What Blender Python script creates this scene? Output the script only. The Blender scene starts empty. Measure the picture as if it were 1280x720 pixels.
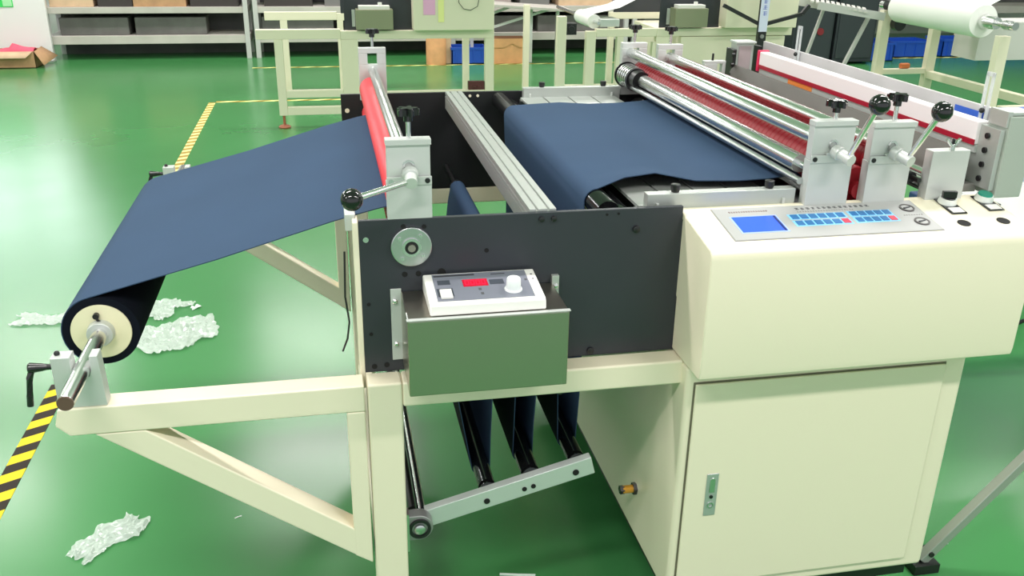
import bpy, bmesh, math, random
from mathutils import Vector, Matrix
random.seed(7)
S = bpy.context.scene
COL = S.collection
PI = math.pi
# ------------------------------------------------------------------ camera
cam_d = bpy.data.cameras.new('camera'); cam = bpy.data.objects.new('camera', cam_d); COL.objects.link(cam)
cam_d.sensor_width = 36.0; cam_d.lens = 1143.43 / 1280 * 36; cam_d.clip_start = .05; cam_d.clip_end = 100
cam.matrix_world = Matrix(((0.98065196, 0.0603933, -0.18621059, -0.04743),
                           (-0.19517226, 0.37524743, -0.90614411, -1.80584),
                           (0.01515002, 0.92495514, 0.37977423, 1.77427),
                           (0, 0, 0, 1)))
S.camera = cam
# ------------------------------------------------------------------ world, exposure
S.view_settings.view_transform = 'Standard'; S.view_settings.look = 'None'
S.view_settings.gamma = 1; S.view_settings.use_curve_mapping = False
S.view_settings.exposure = 0.36
w = bpy.data.worlds.new('world'); S.world = w; w.use_nodes = True
w.node_tree.nodes['Background'].inputs[0].default_value = (.93, .97, 1, 1)
w.node_tree.nodes['Background'].inputs[1].default_value = .75
# ceiling luminaires of the hall: rows of tubes (area lamps in white housings, built below)
LAMPS = ([(x, 9.4) for x in (-3.7, -.3, 3.1, 6.5)] + [(x, 6.4) for x in (-3.7, -.3, 3.1, 6.5)] + [(x, 3.9) for x in (-3.7, 5.9, 9.3)]
         + [(x, .9) for x in (-4.1, -.9, 2.3, 5.5)] + [(x, -1.9) for x in (-4.1, -.9, 2.3, 5.5)])
LAMP_Z = 3.55
def area(name, loc, sx, sy, power, rot=(0, 0, 0), color=(1, 1, 1)):
    d = bpy.data.lights.new(name, 'AREA'); d.shape = 'RECTANGLE'; d.size = sx; d.size_y = sy; d.energy = power; d.color = color
    o = bpy.data.objects.new(name, d); COL.objects.link(o); o.location = loc; o.rotation_euler = rot
    return o
for lx, ly in LAMPS:
    area('tube_light', (lx, ly, LAMP_Z - .06), 1.5, .22, 51, (0, 0, 0), (1, .94, .94))

# ------------------------------------------------------------------ materials
MATS = {}
def mat(name, col, rough=.5, metal=0, spec=.5, emit=None, es=0, bump=0, bscale=60, var=0, vscale=4, coat=0, alpha=1, trans=0, aniso=0):
    if name in MATS: return MATS[name]
    m = bpy.data.materials.new(name); m.use_nodes = True; nt = m.node_tree; b = nt.nodes['Principled BSDF']
    b.inputs['Base Color'].default_value = (*col, 1); b.inputs['Roughness'].default_value = rough
    b.inputs['Metallic'].default_value = metal; b.inputs['Specular IOR Level'].default_value = spec
    b.inputs['Coat Weight'].default_value = coat; b.inputs['Alpha'].default_value = alpha
    b.inputs['Transmission Weight'].default_value = trans
    if aniso: b.inputs['Anisotropic'].default_value = aniso
    if emit: b.inputs['Emission Color'].default_value = (*emit, 1); b.inputs['Emission Strength'].default_value = es
    tc = nt.nodes.new('ShaderNodeTexCoord')
    if var:
        n = nt.nodes.new('ShaderNodeTexNoise'); n.inputs['Scale'].default_value = vscale; n.inputs['Detail'].default_value = 4
        r = nt.nodes.new('ShaderNodeValToRGB')
        r.color_ramp.elements[0].position = .3; r.color_ramp.elements[1].position = .7
        r.color_ramp.elements[0].color = (*[c * (1 - var) for c in col], 1); r.color_ramp.elements[1].color = (*[min(1, c * (1 + var)) for c in col], 1)
        nt.links.new(tc.outputs['Object'], n.inputs['Vector']); nt.links.new(n.outputs['Fac'], r.inputs[0]); nt.links.new(r.outputs[0], b.inputs['Base Color'])
    if bump:
        n = nt.nodes.new('ShaderNodeTexNoise'); n.inputs['Scale'].default_value = bscale; n.inputs['Detail'].default_value = 3
        bp = nt.nodes.new('ShaderNodeBump'); bp.inputs['Strength'].default_value = bump; bp.inputs['Distance'].default_value = .004
        nt.links.new(tc.outputs['Object'], n.inputs['Vector']); nt.links.new(n.outputs['Fac'], bp.inputs['Height']); nt.links.new(bp.outputs[0], b.inputs['Normal'])
    MATS[name] = m; return m
CREAM = mat('cream_paint', (.86, .79, .61), .38, bump=.05, bscale=90)
CREAM2 = mat('cream_paint_far', (.84, .775, .61), .5)
PLATE = mat('charcoal_paint', (.028, .032, .040), .42, var=.08)
BLACK = mat('black_plastic', (.008, .008, .009), .12, coat=.3)
BLKM = mat('black_steel', (.010, .010, .011), .35)
CHROME = mat('chrome', (.76, .76, .76), .24, 1)
STEEL = mat('ground_steel', (.60, .61, .61), .28, 1)
ALU = mat('anodised_aluminium', (.50, .525, .50), .36, .45, bump=.04)
ALUW = mat('pale_aluminium', (.60, .62, .60), .42, .3)
STAIN = mat('brushed_stainless', (.45, .41, .35), .30, 1, bump=.03, bscale=30)
RED = mat('red_rubber', (.78, .035, .055), .45)
DRED = mat('dark_red_rubber', (.26, .010, .018), .4)
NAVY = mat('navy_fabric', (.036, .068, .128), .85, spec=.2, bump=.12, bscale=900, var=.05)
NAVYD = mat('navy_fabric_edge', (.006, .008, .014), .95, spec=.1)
WHITEP = mat('white_plastic', (.86, .83, .80), .35)
GREYP = mat('grey_panel', (.21, .22, .27), .4)
PANEL = mat('panel_film', (.42, .42, .415), .5)
LCD = mat('lcd', (.02, .06, .5), .2, emit=(.04, .11, .95), es=.95)
KBG = mat('key_field', (.25, .62, .95), .4)
KEYB = mat('blue_key', (.02, .16, .42), .4)
KEYR = mat('red_key', (.80, .05, .10), .4)
LED = mat('led_red', (.7, .01, .03), .3, emit=(1, .02, .06), es=1.1)
LEDBG = mat('led_window', (.35, .004, .02), .3, emit=(.7, .005, .03), es=.45)
GREENB = mat('green_button', (.01, .25, .17), .35)
FLANGE = mat('cream_plastic', (.86, .80, .55), .45)
BRASS = mat('brass_orange', (.75, .35, .04), .35, .3)
CARD = mat('cardboard', (.52, .30, .16), .85, var=.12, vscale=9)
CARDL = mat('cardboard_pale', (.72, .50, .33), .85, var=.08, vscale=9)
CARDO = mat('cardboard_orange', (.80, .40, .19), .8, var=.1, vscale=9)
BLUEP = mat('blue_crate_plastic', (.015, .09, .55), .4)
GREYW = mat('warm_grey_shelf', (.58, .54, .50), .6, var=.08)
DGREY = mat('dark_grey_metal', (.085, .085, .085), .6, var=.25, vscale=3)
CAB = mat('blue_grey_cabinet', (.030, .036, .045), .5)
WHITE = mat('white_board', (.92, .88, .90), .35)
PINK = mat('pink_cloth', (.85, .12, .20), .8)
PINKP = mat('pink_paper', (.90, .45, .72), .7)
YELP = mat('yellow_paper', (.92, .90, .38), .7)
GRNP = mat('green_print', (.05, .75, .15), .6)
DGRNP = mat('dark_green_print', (.02, .20, .08), .6)
WEBW = mat('white_web', (.90, .89, .86), .7)
FILM = mat('clear_film', (.88, .95, .90), .2, alpha=.6, spec=.9)
SCRAP = mat('white_scrap', (.75, .86, .78), .5)
FEET = mat('rubber_red_foot', (.42, .13, .07), .5)
LAMPB = mat('lamp_diffuser', (.9, .9, .9), .5, emit=(1, .98, .95), es=3)
INKM = mat('dark_ink', (.10, .10, .11), .6)
BLUEINK = mat('blue_ink', (.12, .16, .62), .6)
WHITEI = mat('lilac_paper', (.72, .72, .92), .6)
CLEAR = mat('clear_acrylic', (.8, .83, .85), .1, alpha=.55)
HOLE = mat('hole_black', (.003, .003, .003), .8)
def floor_mat():
    m = bpy.data.materials.new('green_epoxy'); m.use_nodes = True; nt = m.node_tree; b = nt.nodes['Principled BSDF']
    tc = nt.nodes.new('ShaderNodeTexCoord'); n = nt.nodes.new('ShaderNodeTexNoise'); n.inputs['Scale'].default_value = .9; n.inputs['Detail'].default_value = 5
    r = nt.nodes.new('ShaderNodeValToRGB'); r.color_ramp.elements[0].position = .3; r.color_ramp.elements[1].position = .72
    r.color_ramp.elements[0].color = (.058, .250, .076, 1); r.color_ramp.elements[1].color = (.068, .285, .090, 1)
    nt.links.new(tc.outputs['Object'], n.inputs['Vector']); nt.links.new(n.outputs['Fac'], r.inputs[0]); nt.links.new(r.outputs[0], b.inputs['Base Color'])
    n2 = nt.nodes.new('ShaderNodeTexNoise'); n2.inputs['Scale'].default_value = 3; n2.inputs['Detail'].default_value = 3
    mr = nt.nodes.new('ShaderNodeMapRange'); mr.inputs[3].default_value = .20; mr.inputs[4].default_value = .27
    nt.links.new(tc.outputs['Object'], n2.inputs['Vector']); nt.links.new(n2.outputs['Fac'], mr.inputs[0]); nt.links.new(mr.outputs[0], b.inputs['Roughness'])
    bp = nt.nodes.new('ShaderNodeBump'); bp.inputs['Strength'].default_value = .02; bp.inputs['Distance'].default_value = .004
    nt.links.new(n2.outputs['Fac'], bp.inputs['Height']); nt.links.new(bp.outputs[0], b.inputs['Normal'])
    b.inputs['Specular IOR Level'].default_value = .6
    return m
def tape_mat(name, rot, sc, c1, c2):
    m = bpy.data.materials.new(name); m.use_nodes = True; nt = m.node_tree; b = nt.nodes['Principled BSDF']; b.inputs['Roughness'].default_value = .7; b.inputs['Specular IOR Level'].default_value = .25
    tc = nt.nodes.new('ShaderNodeTexCoord'); mp = nt.nodes.new('ShaderNodeMapping'); mp.inputs['Rotation'].default_value = (0, 0, rot)
    wv = nt.nodes.new('ShaderNodeTexWave'); wv.inputs['Scale'].default_value = sc; wv.wave_profile = 'SIN'
    r = nt.nodes.new('ShaderNodeValToRGB'); r.color_ramp.interpolation = 'CONSTANT'; r.color_ramp.elements[1].position = .5
    r.color_ramp.elements[0].color = (*c1, 1); r.color_ramp.elements[1].color = (*c2, 1)
    nt.links.new(tc.outputs['Object'], mp.inputs[0]); nt.links.new(mp.outputs[0], wv.inputs[0]); nt.links.new(wv.outputs['Fac'], r.inputs[0]); nt.links.new(r.outputs[0], b.inputs['Base Color'])
    return m

# ------------------------------------------------------------------ mesh helpers
class MB:
    def __init__(s): s.bm = bmesh.new(); s.mi = 0
    def _new(s, verts, faces):
        vs = [s.bm.verts.new(v) for v in verts]
        for f in faces:
            fc = s.bm.faces.new([vs[i] for i in f]); fc.material_index = s.mi
        return s
    def m(s, i): s.mi = i; return s
    def box(s, x0, x1, y0, y1, z0, z1):
        v = [(x, y, z) for x in (x0, x1) for y in (y0, y1) for z in (z0, z1)]
        return s._new(v, [(0, 1, 3, 2), (4, 6, 7, 5), (0, 4, 5, 1), (2, 3, 7, 6), (0, 2, 6, 4), (1, 5, 7, 3)])
    def bar(s, a, b, wd, hg, up=(0, 0, 1)):
        a = Vector(a); b = Vector(b); d = (b - a).normalized(); u = Vector(up); r = d.cross(u).normalized(); u = r.cross(d).normalized()
        v = [p + r * sx * wd / 2 + u * sz * hg / 2 for p in (a, b) for sx in (-1, 1) for sz in (-1, 1)]
        return s._new(v, [(0, 1, 3, 2), (4, 6, 7, 5), (0, 4, 5, 1), (2, 3, 7, 6), (0, 2, 6, 4), (1, 5, 7, 3)])
    def prism(s, pts, a0, a1, axis='y'):
        n = len(pts)
        def P(p, t): return {'y': (p[0], t, p[1]), 'x': (t, p[0], p[1]), 'z': (p[0], p[1], t)}[axis]
        v = [P(p, a0) for p in pts] + [P(p, a1) for p in pts]
        f = [tuple(range(n)), tuple(range(2 * n - 1, n - 1, -1))] + [(i, (i + 1) % n, n + (i + 1) % n, n + i) for i in range(n)]
        return s._new(v, f)
    def lathe(s, a, b, prof, seg=24, cap=True):
        """prof: list of (t, r) with t distance along a->b in metres"""
        a = Vector(a); b = Vector(b); d = (b - a).normalized(); x = d.orthogonal().normalized(); y = d.cross(x)
        rings = []
        for t, r in prof:
            rings.append([s.bm.verts.new(a + d * t + (x * math.cos(k * 2 * PI / seg) + y * math.sin(k * 2 * PI / seg)) * max(r, 1e-5)) for k in range(seg)])
        for i in range(len(rings) - 1):
            for k in range(seg):
                f = s.bm.faces.new((rings[i][k], rings[i][(k + 1) % seg], rings[i + 1][(k + 1) % seg], rings[i + 1][k])); f.material_index = s.mi
        if cap:
            f = s.bm.faces.new(rings[0][::-1]); f.material_index = s.mi
            f = s.bm.faces.new(rings[-1]); f.material_index = s.mi
        return s
    def cyl(s, a, b, r, r2=None, seg=24):
        L = (Vector(b) - Vector(a)).length
        return s.lathe(a, b, [(0, r), (L, r if r2 is None else r2)], seg)
    def tube(s, a, b, r, ri, seg=32):
        L = (Vector(b) - Vector(a)).length
        return s.lathe(a, b, [(0, ri), (0, r), (L, r), (L, ri), (0, ri)], seg, cap=False)
    def sph(s, c, r, seg=20):
        c = Vector(c); n = seg // 2
        return s.lathe(c - Vector((0, 0, r)), c + Vector((0, 0, r)), [(r - r * math.cos(PI * i / n), r * math.sin(PI * i / n)) for i in range(n + 1)], seg, cap=False)
    def path(s, pts, r, seg=8):
        pts = [Vector(p) for p in pts]; rings = []
        for i, p in enumerate(pts):
            d = (pts[min(i + 1, len(pts) - 1)] - pts[max(i - 1, 0)]).normalized()
            x = d.cross(Vector((.13, .21, .97))).normalized(); y = d.cross(x)
            rings.append([s.bm.verts.new(p + (x * math.cos(k * 2 * PI / seg) + y * math.sin(k * 2 * PI / seg)) * r) for k in range(seg)])
        for i in range(len(rings) - 1):
            for k in range(seg):
                s.bm.faces.new((rings[i][k], rings[i][(k + 1) % seg], rings[i + 1][(k + 1) % seg], rings[i + 1][k])).material_index = s.mi
        s.bm.faces.new(rings[0][::-1]); s.bm.faces.new(rings[-1]); return s
    def build(s, name, mats, parent=None, bevel=0, origin=None, seg=2, sharp=38):
        bmesh.ops.recalc_face_normals(s.bm, faces=s.bm.faces)
        me = bpy.data.meshes.new(name)
        if parent is not None: off = WORLD[parent.name]
        elif origin is not None: off = Vector(origin)
        else: off = Vector((0, 0, 0))
        for v in s.bm.verts: v.co -= off
        s.bm.to_mesh(me); s.bm.free()
        for mt in (mats if isinstance(mats, (list, tuple)) else [mats]): me.materials.append(mt)
        me.polygons.foreach_set('use_smooth', [True] * len(me.polygons)); me.set_sharp_from_angle(angle=math.radians(sharp))
        o = bpy.data.objects.new(name, me); COL.objects.link(o)
        if parent is not None: o.parent = parent
        else: o.location = off
        WORLD[o.name] = off
        if bevel:
            md = o.modifiers.new('bevel', 'BEVEL'); md.width = bevel; md.segments = seg; md.limit_method = 'ANGLE'; md.angle_limit = math.radians(40); md.harden_normals = True
        return o
WORLD = {}
def thing(name, label, cat, loc=(0, 0, 0), group=None):
    o = bpy.data.objects.new(name, None); COL.objects.link(o); o.location = loc; o.empty_display_size = .1
    WORLD[o.name] = Vector(loc); return tag(o, label, cat, group)
def tag(o, label, cat, group=None):
    o['label'] = label; o['category'] = cat
    if group: o['group'] = group
    return o
def struct(o): o['kind'] = 'structure'; return o
def kids(o): return [c for c in bpy.data.objects if c.parent == o]
def dup(o, delta, label=None, parent=None):
    c = o.copy(); COL.objects.link(c)
    if parent is not None: c.parent = parent
    else: c.location = o.location + Vector(delta)
    if label: c['label'] = label
    for k in kids(o): dup(k, (0, 0, 0), parent=c)
    return c

# ------------------------------------------------------------------ setting
FL = floor_mat()
struct(MB().box(-8, 13, -6, 12.6, -.1, 0).build('floor', FL))
WALL = mat('wall_paint', (.80, .81, .78), .7); CEIL = mat('ceiling_paint', (.82, .83, .82), .8)
struct(MB().box(-8, 13, 12.4, 12.6, 0, 3.8).build('wall_back', WALL))
struct(MB().box(-8.2, -8, -6, 12.6, 0, 3.8).build('wall_left', WALL))
struct(MB().box(13, 13.2, -6, 12.6, 0, 3.8).build('wall_right', WALL))
struct(MB().box(-8.2, 13.2, -6, 12.6, 3.8, 3.9).build('ceiling', CEIL))
# daylight window high in the back wall at the left (above the white panel)
SKYP = mat('daylight_pane', (.8, .9, 1), .3, emit=(.93, .97, 1), es=3.0)
wn_ = struct(MB().box(-5.6, -3.3, 12.36, 12.40, 1.55, 1.61).box(-5.6, -3.3, 12.36, 12.40, 3.29, 3.35).box(-5.6, -5.54, 12.36, 12.40, 1.61, 3.29).box(-3.36, -3.3, 12.36, 12.40, 1.61, 3.29).box(-4.48, -4.42, 12.36, 12.40, 1.61, 3.29).build('window_1', WALL))
WORLD['window_1'] = Vector((0, 0, 0))
for x0_, x1_ in ((-5.54, -4.48), (-4.42, -3.36)): MB().box(x0_, x1_, 12.375, 12.385, 1.61, 3.29).build('pane', SKYP, wn_)
# luminaires: white trough housings with the lamp below
rowname = {-1.9: 'above the front aisle', .9: 'above the fabric machine', 3.9: 'before the rear machines', 6.4: 'above the rear machines', 9.4: 'nearest the storage racks'}
colname = {-4.1: 'leftmost', -.9: 'second from left', 2.3: 'third from left', 5.5: 'rightmost', -3.7: 'leftmost', -.3: 'second from left', 3.1: 'third from left', 6.5: 'rightmost', 5.9: 'middle one', 9.3: 'rightmost'}
proto = None
for lx, ly in LAMPS:
    lab = 'white ceiling tube light trough %s, %s of its row' % (rowname[ly], colname[lx])
    if proto is None:
        t = thing('ceiling_light', lab, 'ceiling light', (lx, ly, LAMP_Z), 'ceiling tube lights')
        MB().prism([(ly - .16, LAMP_Z - .03), (ly + .16, LAMP_Z - .03), (ly + .09, LAMP_Z + .08), (ly - .09, LAMP_Z + .08)], lx - .8, lx + .8, 'x').build('housing', mat('lamp_housing', (.85, .85, .84), .5), t)
        for sx in (-.6, .6):
            MB().cyl((lx + sx, ly, LAMP_Z + .08), (lx + sx, ly, 3.8), .006, seg=8).build('hanger_rod', STEEL, t)
        proto = t; p0 = Vector(t.location)
    else:
        dup(proto, Vector((lx, ly, LAMP_Z)) - p0, lab)

# hazard tape on the floor
TN = tape_mat('hazard_tape', math.radians(62), 3.0, (.035, .025, .02), (.88, .66, .03))
TF = tape_mat('hazard_tape_worn', math.radians(62), 3.0, (.42, .26, .05), (.93, .88, .35))
tag(MB().box(-1.195, -1.125, .2, 1.72, 0, .0015).build('floor_tape', TN, origin=(-1.16, 1, 0)), 'black and yellow hazard tape on the green floor beside the unwind bracket', 'floor tape')
tag(MB().box(-1.185, -1.12, 3.5, 7.6, 0, .0015).build('floor_tape', TF, origin=(-1.16, 5.2, 0)), 'faded yellow hazard tape running back along the floor behind the fabric roll', 'floor tape')
tag(MB().box(-1.12, 2.1, 7.6, 7.66, 0, .0015).build('floor_tape', TF, origin=(0, 7.63, 0)), 'faded yellow hazard tape running crosswise on the floor under the rear machines', 'floor tape')
tag(MB().box(-.9, 9, 9.72, 9.77, 0, .0015).build('floor_tape', TF, origin=(3, 9.75, 0)), 'thin worn yellow tape line on the floor in front of the racks', 'floor tape')

# ------------------------------------------------------------------ THE MACHINE
M = thing('cutting_machine', 'cream framed roll cutting machine with charcoal side plates and chrome rollers in the foreground', 'machine', (.35, .7, 0))
T = .06
YB = 1.41
def tubeb(x0, x1, y0, y1, z0, z1, name, label=None):
    o = MB().box(x0, x1, y0, y1, z0, z1).build(name, CREAM, M, bevel=.006)
    return o
# near + far posts/beams
tubeb(0, .075, -T, 0.0, .04, .838, 'post'); tubeb(0, .075, YB, YB + T, .04, .838, 'post')
tubeb(.075, .715, -T, 0.0, .778, .838, 'beam'); tubeb(.075, .72, YB, YB + T, .778, .838, 'beam')
tubeb(.62, .715, YB, YB + T, .04, .778, 'post')
for (px, py) in ((.037, -.03), (.037, YB + .03), (.667, YB + .03)):
    MB().cyl((px, py, 0), (px, py, .012), .03).cyl((px, py, .012), (px, py, .045), .008, seg=10).build('levelling_foot', BLKM, M)
# low cross member between the near and far posts
tubeb(.01, .06, 0, YB, .10, .15, 'cross_beam')
# unwind arms (near and rear): welded triangular frames
def arm(y0, y1, name):
    mb = MB()
    mb.prism([(-.60, .775), (-.006, .775), (-.006, .838), (-.615, .838), (-.625, .80)], y0, y1)
    mb.prism([(-.046, .775), (-.006, .775), (-.006, .373), (-.046, .400)], y0 + .0005, y1 - .0005)
    mb.prism([(-.555, .775), (-.455, .775), (-.046, .475), (-.03, .46), (-.006, .45), (-.006, .372)], y0 + .001, y1 - .001)
    return mb.build(name, CREAM, M, bevel=.004)
arm(-T, -.002, 'unwind_arm'); arm(YB - .01, YB + .048, 'unwind_arm')
# side plates
for (y0, nm) in ((0, 'side_plate'), (YB, 'side_plate')):
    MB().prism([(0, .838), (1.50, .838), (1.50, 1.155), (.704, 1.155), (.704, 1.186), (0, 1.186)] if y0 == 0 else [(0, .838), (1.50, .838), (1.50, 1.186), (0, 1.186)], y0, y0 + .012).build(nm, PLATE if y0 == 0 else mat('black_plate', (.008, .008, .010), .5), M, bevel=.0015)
# little cream strip on plate's left end and inner edge trim
MB().box(-.012, 0, .0, .05, .80, 1.183).build('edge_trim', CREAM, M, bevel=.002)
MB().box(-.026, -.004, .03, .115, 1.155, 1.192).build('switch_box', ALUW, M, bevel=.002)
# holes and screws on the near plate
for x, z, r in [(.267, 1.108, .005), (.17, 1.064, .009), (.092, 1.064, .006), (.121, 1.064, .006), (.016, .93, .004), (.014, 1.0, .004), (.53, 1.175, .003), (.556, 1.176, .003), (.02, .852, .006), (.047, .854, .006), (.092, 1.17, .005), (.135, 1.168, .005)]:
    MB().cyl((x, -.0012, z), (x, .002, z), r, seg=14).build('bolt_hole', HOLE, M)
for x, z, r in [(.385, 1.172, .006), (.412, 1.172, .006), (.598, 1.139, .008), (.508, .852, .008)]:
    MB().lathe((x, -.006, z), (x, .002, z), [(0, r * .6), (.001, r), (.007, r)], 14).build('socket_screw', BLKM, M)
MB().lathe((.014, -.002, 1.145), (.014, .002, 1.145), [(0, .006), (.004, .006)], 12).build('bright_rivet', CHROME, M)
for x, z in [(.02, 1.13), (.45, 1.172), (.478, 1.172)]:
    MB().cyl((x, YB - .002, z), (x, YB + .001, z), .008 if x < .1 else .005, seg=12).build('plate_hole', CREAM, M)
# roller bearing disc on the near plate
bd = MB().lathe((.107, -.010, 1.127), (.107, .0, 1.127), [(0, .0405), (.0, .041), (.001, .0425), (.010, .0425)], 40).build('bearing_flange', STEEL, M)
MB().tube((.107, -.0145, 1.127), (.107, -.008, 1.127), .020, .014).build('bearing_ring', CHROME, bd)
MB().cyl((.107, -.0125, 1.127), (.107, -.008, 1.127), .014).build('bearing_seat', BLKM, bd)
MB().lathe((.107, -.018, 1.127), (.107, -.008, 1.127), [(0, .003), (0, .008), (.01, .008)], 20).build('shaft_end', mat('worn_steel', (.45, .40, .36), .4, 1), bd)
for k in range(4):
    a = PI / 4 + k * PI / 2 + .1
    MB().cyl((.107 + .031 * math.cos(a), -.0135, 1.127 + .031 * math.sin(a)), (.107 + .031 * math.cos(a), -.009, 1.127 + .031 * math.sin(a)), .004, seg=12).build('screw', CHROME, bd)
# rollers inside
def roller(x, z, r, mt, y0=.02, y1=YB - .005, nm='roller', seg=28, rb=None):
    L = y1 - y0; rs = rb or r * .45
    return MB().lathe((x, y0, z), (x, y1, z), [(0, rs), (.03, rs), (.03, r * .96), (.034, r), (L - .034, r), (L - .03, r * .96), (L - .03, rs), (L, rs)], seg).build(nm, mt, M)
roller(.107, 1.127, .038, RED, nm='drive_roller')
roller(.104, 1.213, .041, RED, nm='nip_roller', y0=.032, y1=YB - .03)
roller(.112, 1.270, .0155, CHROME, nm='pressure_rod', y0=.032, y1=YB - .03, rb=.0155)
for gx, gz_ in ((.362, .922), (.445, .742)):
    MB().lathe((gx, .012, gz_), (gx, YB, gz_), [(0, .007), (.10, .007), (.10, .022), (1.13, .022), (1.13, .007), (YB - .012, .007)], 24).build('guide_roller', BLKM, M)
BCH = mat('black_chrome', (.06, .062, .066), .14, .9)
roller(.548, 1.162, .028, BCH, nm='guide_roller')
roller(.590, 1.150, .0175, BCH, nm='guide_roller')
MB().box(.63, 1.47, .013, YB - .002, 1.06, 1.065).build('shade_sheet', BLKM, M)  # added black sheet, stands in for the darkness below table and rollers
# aluminium extrusion between the plates, with T slots
mb = MB()
prof = [(.362, 1.190), (.376, 1.190), (.376, 1.184), (.381, 1.184), (.381, 1.190), (.401, 1.190), (.401, 1.184), (.406, 1.184), (.406, 1.190), (.420, 1.190), (.420, 1.165), (.362, 1.165), (.362, 1.174), (.368, 1.174), (.368, 1.180), (.362, 1.180)]
mb.prism(prof, .0125, YB)
mb.build('slotted_crossbar', ALU, M)
MB().box(.362, .420, .0125, YB, 1.130, 1.163).build('crossbar_foot', ALU, M)

# --- nip brackets
def bracket(xc, z0, z1, wd, y0, y1, near, lever=None, ball=None, sh=0):
    """aluminium bearing block with clamp plate, star knob, hub, lever and ball"""
    g = .0
    x0, x1 = xc - wd / 2, xc + wd / 2
    zm = z1 - .088
    mb = MB()
    if near:
        mb.box(x0, x1, y0, y1, z0, zm)
        mb.box(x0 + .002, x1 - .002, y0 + .004, y1, zm, z1 - .012)
        mb.box(x0, x1, y0 - .001, y1, z1 - .012, z1)
        mb.box(x0, x1, y0 - .003, y0, zm - .006, zm + .012)
        mb.box(xc - .016, xc + .016, y0 - .003, y0 + .004, zm + .012, zm + .018)
    else:
        w2 = .016
        mb.box(x0, x1, y0, y1, z0, z1 - .055); mb.box(x0, xc - w2, y0, y1, z1 - .055, z1 - .018); mb.box(xc + w2, x1, y0, y1, z1 - .055, z1 - .018)
        mb.box(x0, x1, y0, y1, z1 - .018, z1)
    b = mb.build('bearing_bracket', ALUW, M, bevel=.0012)
    ym = (y0 + y1) / 2
    MB().cyl((xc + .002, ym, z1), (xc + .002, ym, z1 + .045 - sh), .005, seg=12).build('knob_stem', CHROME, b)
    kb = MB(); n = 40
    def star(r): return [(xc + .002 + (r + .0055 * math.cos(5 * t)) * math.cos(t), ym + (r + .0055 * math.cos(5 * t)) * math.sin(t)) for t in [k * 2 * PI / n for k in range(n)]]
    kb.prism(star(.019), z1 + .046 - sh, z1 + .058 - sh, 'z'); kb.prism(star(.015), z1 + .058 - sh, z1 + .061 - sh, 'z')
    kb.cyl((xc + .002, ym, z1 + .034 - sh), (xc + .002, ym, z1 + .046 - sh), .009)
    kb.build('star_knob', BLACK, b)
    if near:
        for sx in (-1, 1):
            MB().cyl((x0 + .009 if sx < 0 else x1 - .009, y0 - .0045, zm + .003), (x0 + .009 if sx < 0 else x1 - .009, y0 + .001, zm + .003), .0055, seg=14).build('socket_screw', BLKM if (sx > 0) == (xc < .5) else CHROME, b)
        MB().tube((xc, y0 + .001, z1 - .055), (xc, y0 + .006, z1 - .055), .013, .008, 20).build('slot_ring', CHROME, b)
        h = Vector((xc + .002, y0 - .002, zm + .022)); hd = lever[0]
        he = h + Vector(hd)
        hb = MB().lathe(h, he, [(0, .014), (.004, .016), (.02, .016), (.022, .0125), ((he - h).length, .0125)], 24); hb.build('lever_hub', ALUW, b)
        bl = Vector(ball); dd = (bl - he); a = he - Vector(hd).normalized() * .012
        MB().lathe(a, bl, [(0, .005), (.01, .0062), ((bl - a).length, .0068)], 14).build('lever_rod', CHROME, b)
        bm_ = MB().sph(bl, .022, 24); bm_.build('ball_grip', BLACK, b)
    return b
bracket(.107, 1.186, 1.352, .092, .0, .028, True, lever=((-.002, -.045, -.012),), ball=(-.012, -.10, 1.262))
bracket(.112, 1.170, 1.345, .092, YB - .03, YB - .002, False)
bracket(1.050, 1.150, 1.362, .104, 0.012, .040, True, lever=((.014, -.05, -.012),), ball=(1.082, -.085, 1.415), sh=.018)
bracket(1.040, 1.170, 1.352, .092, YB - .03, YB - .002, False)
bracket(1.196, 1.150, 1.355, .106, 0.012, .040, True, lever=((.014, -.05, -.012),), ball=(1.232, -.085, 1.397))
bracket(1.175, 1.170, 1.345, .092, YB - .03, YB - .002, False)
# small block with wing nut
b = MB().box(1.302, 1.398, .012, .042, 1.150, 1.285).build('bearing_block', ALUW, M, bevel=.0015)
wn = MB().cyl((1.35, .015, 1.285), (1.35, .015, 1.300), .006, seg=12)
wn.bar((1.35, .015, 1.292), (1.333, .015, 1.312), .005, .008, (0, 1, 0)).bar((1.35, .015, 1.292), (1.367, .015, 1.312), .005, .008, (0, 1, 0)); wn.build('wing_nut', CHROME, b, bevel=.001)
MB().cyl((1.35, .015, 1.285), (1.35, .015, 1.312), .004, seg=10).build('stud', BLKM, b)
b = MB().box(1.31, 1.36, YB - .03, YB - .002, 1.186, 1.275).box(1.38, 1.392, YB - .03, YB - .002, 1.186, 1.275).box(1.31, 1.392, YB - .03, YB - .002, 1.275, 1.285).build('bearing_block', ALUW, M, bevel=.0015)
MB().cyl((1.345, YB - .016, 1.285), (1.345, YB - .016, 1.31), .004, seg=10).build('stud', BLKM, b)
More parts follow.
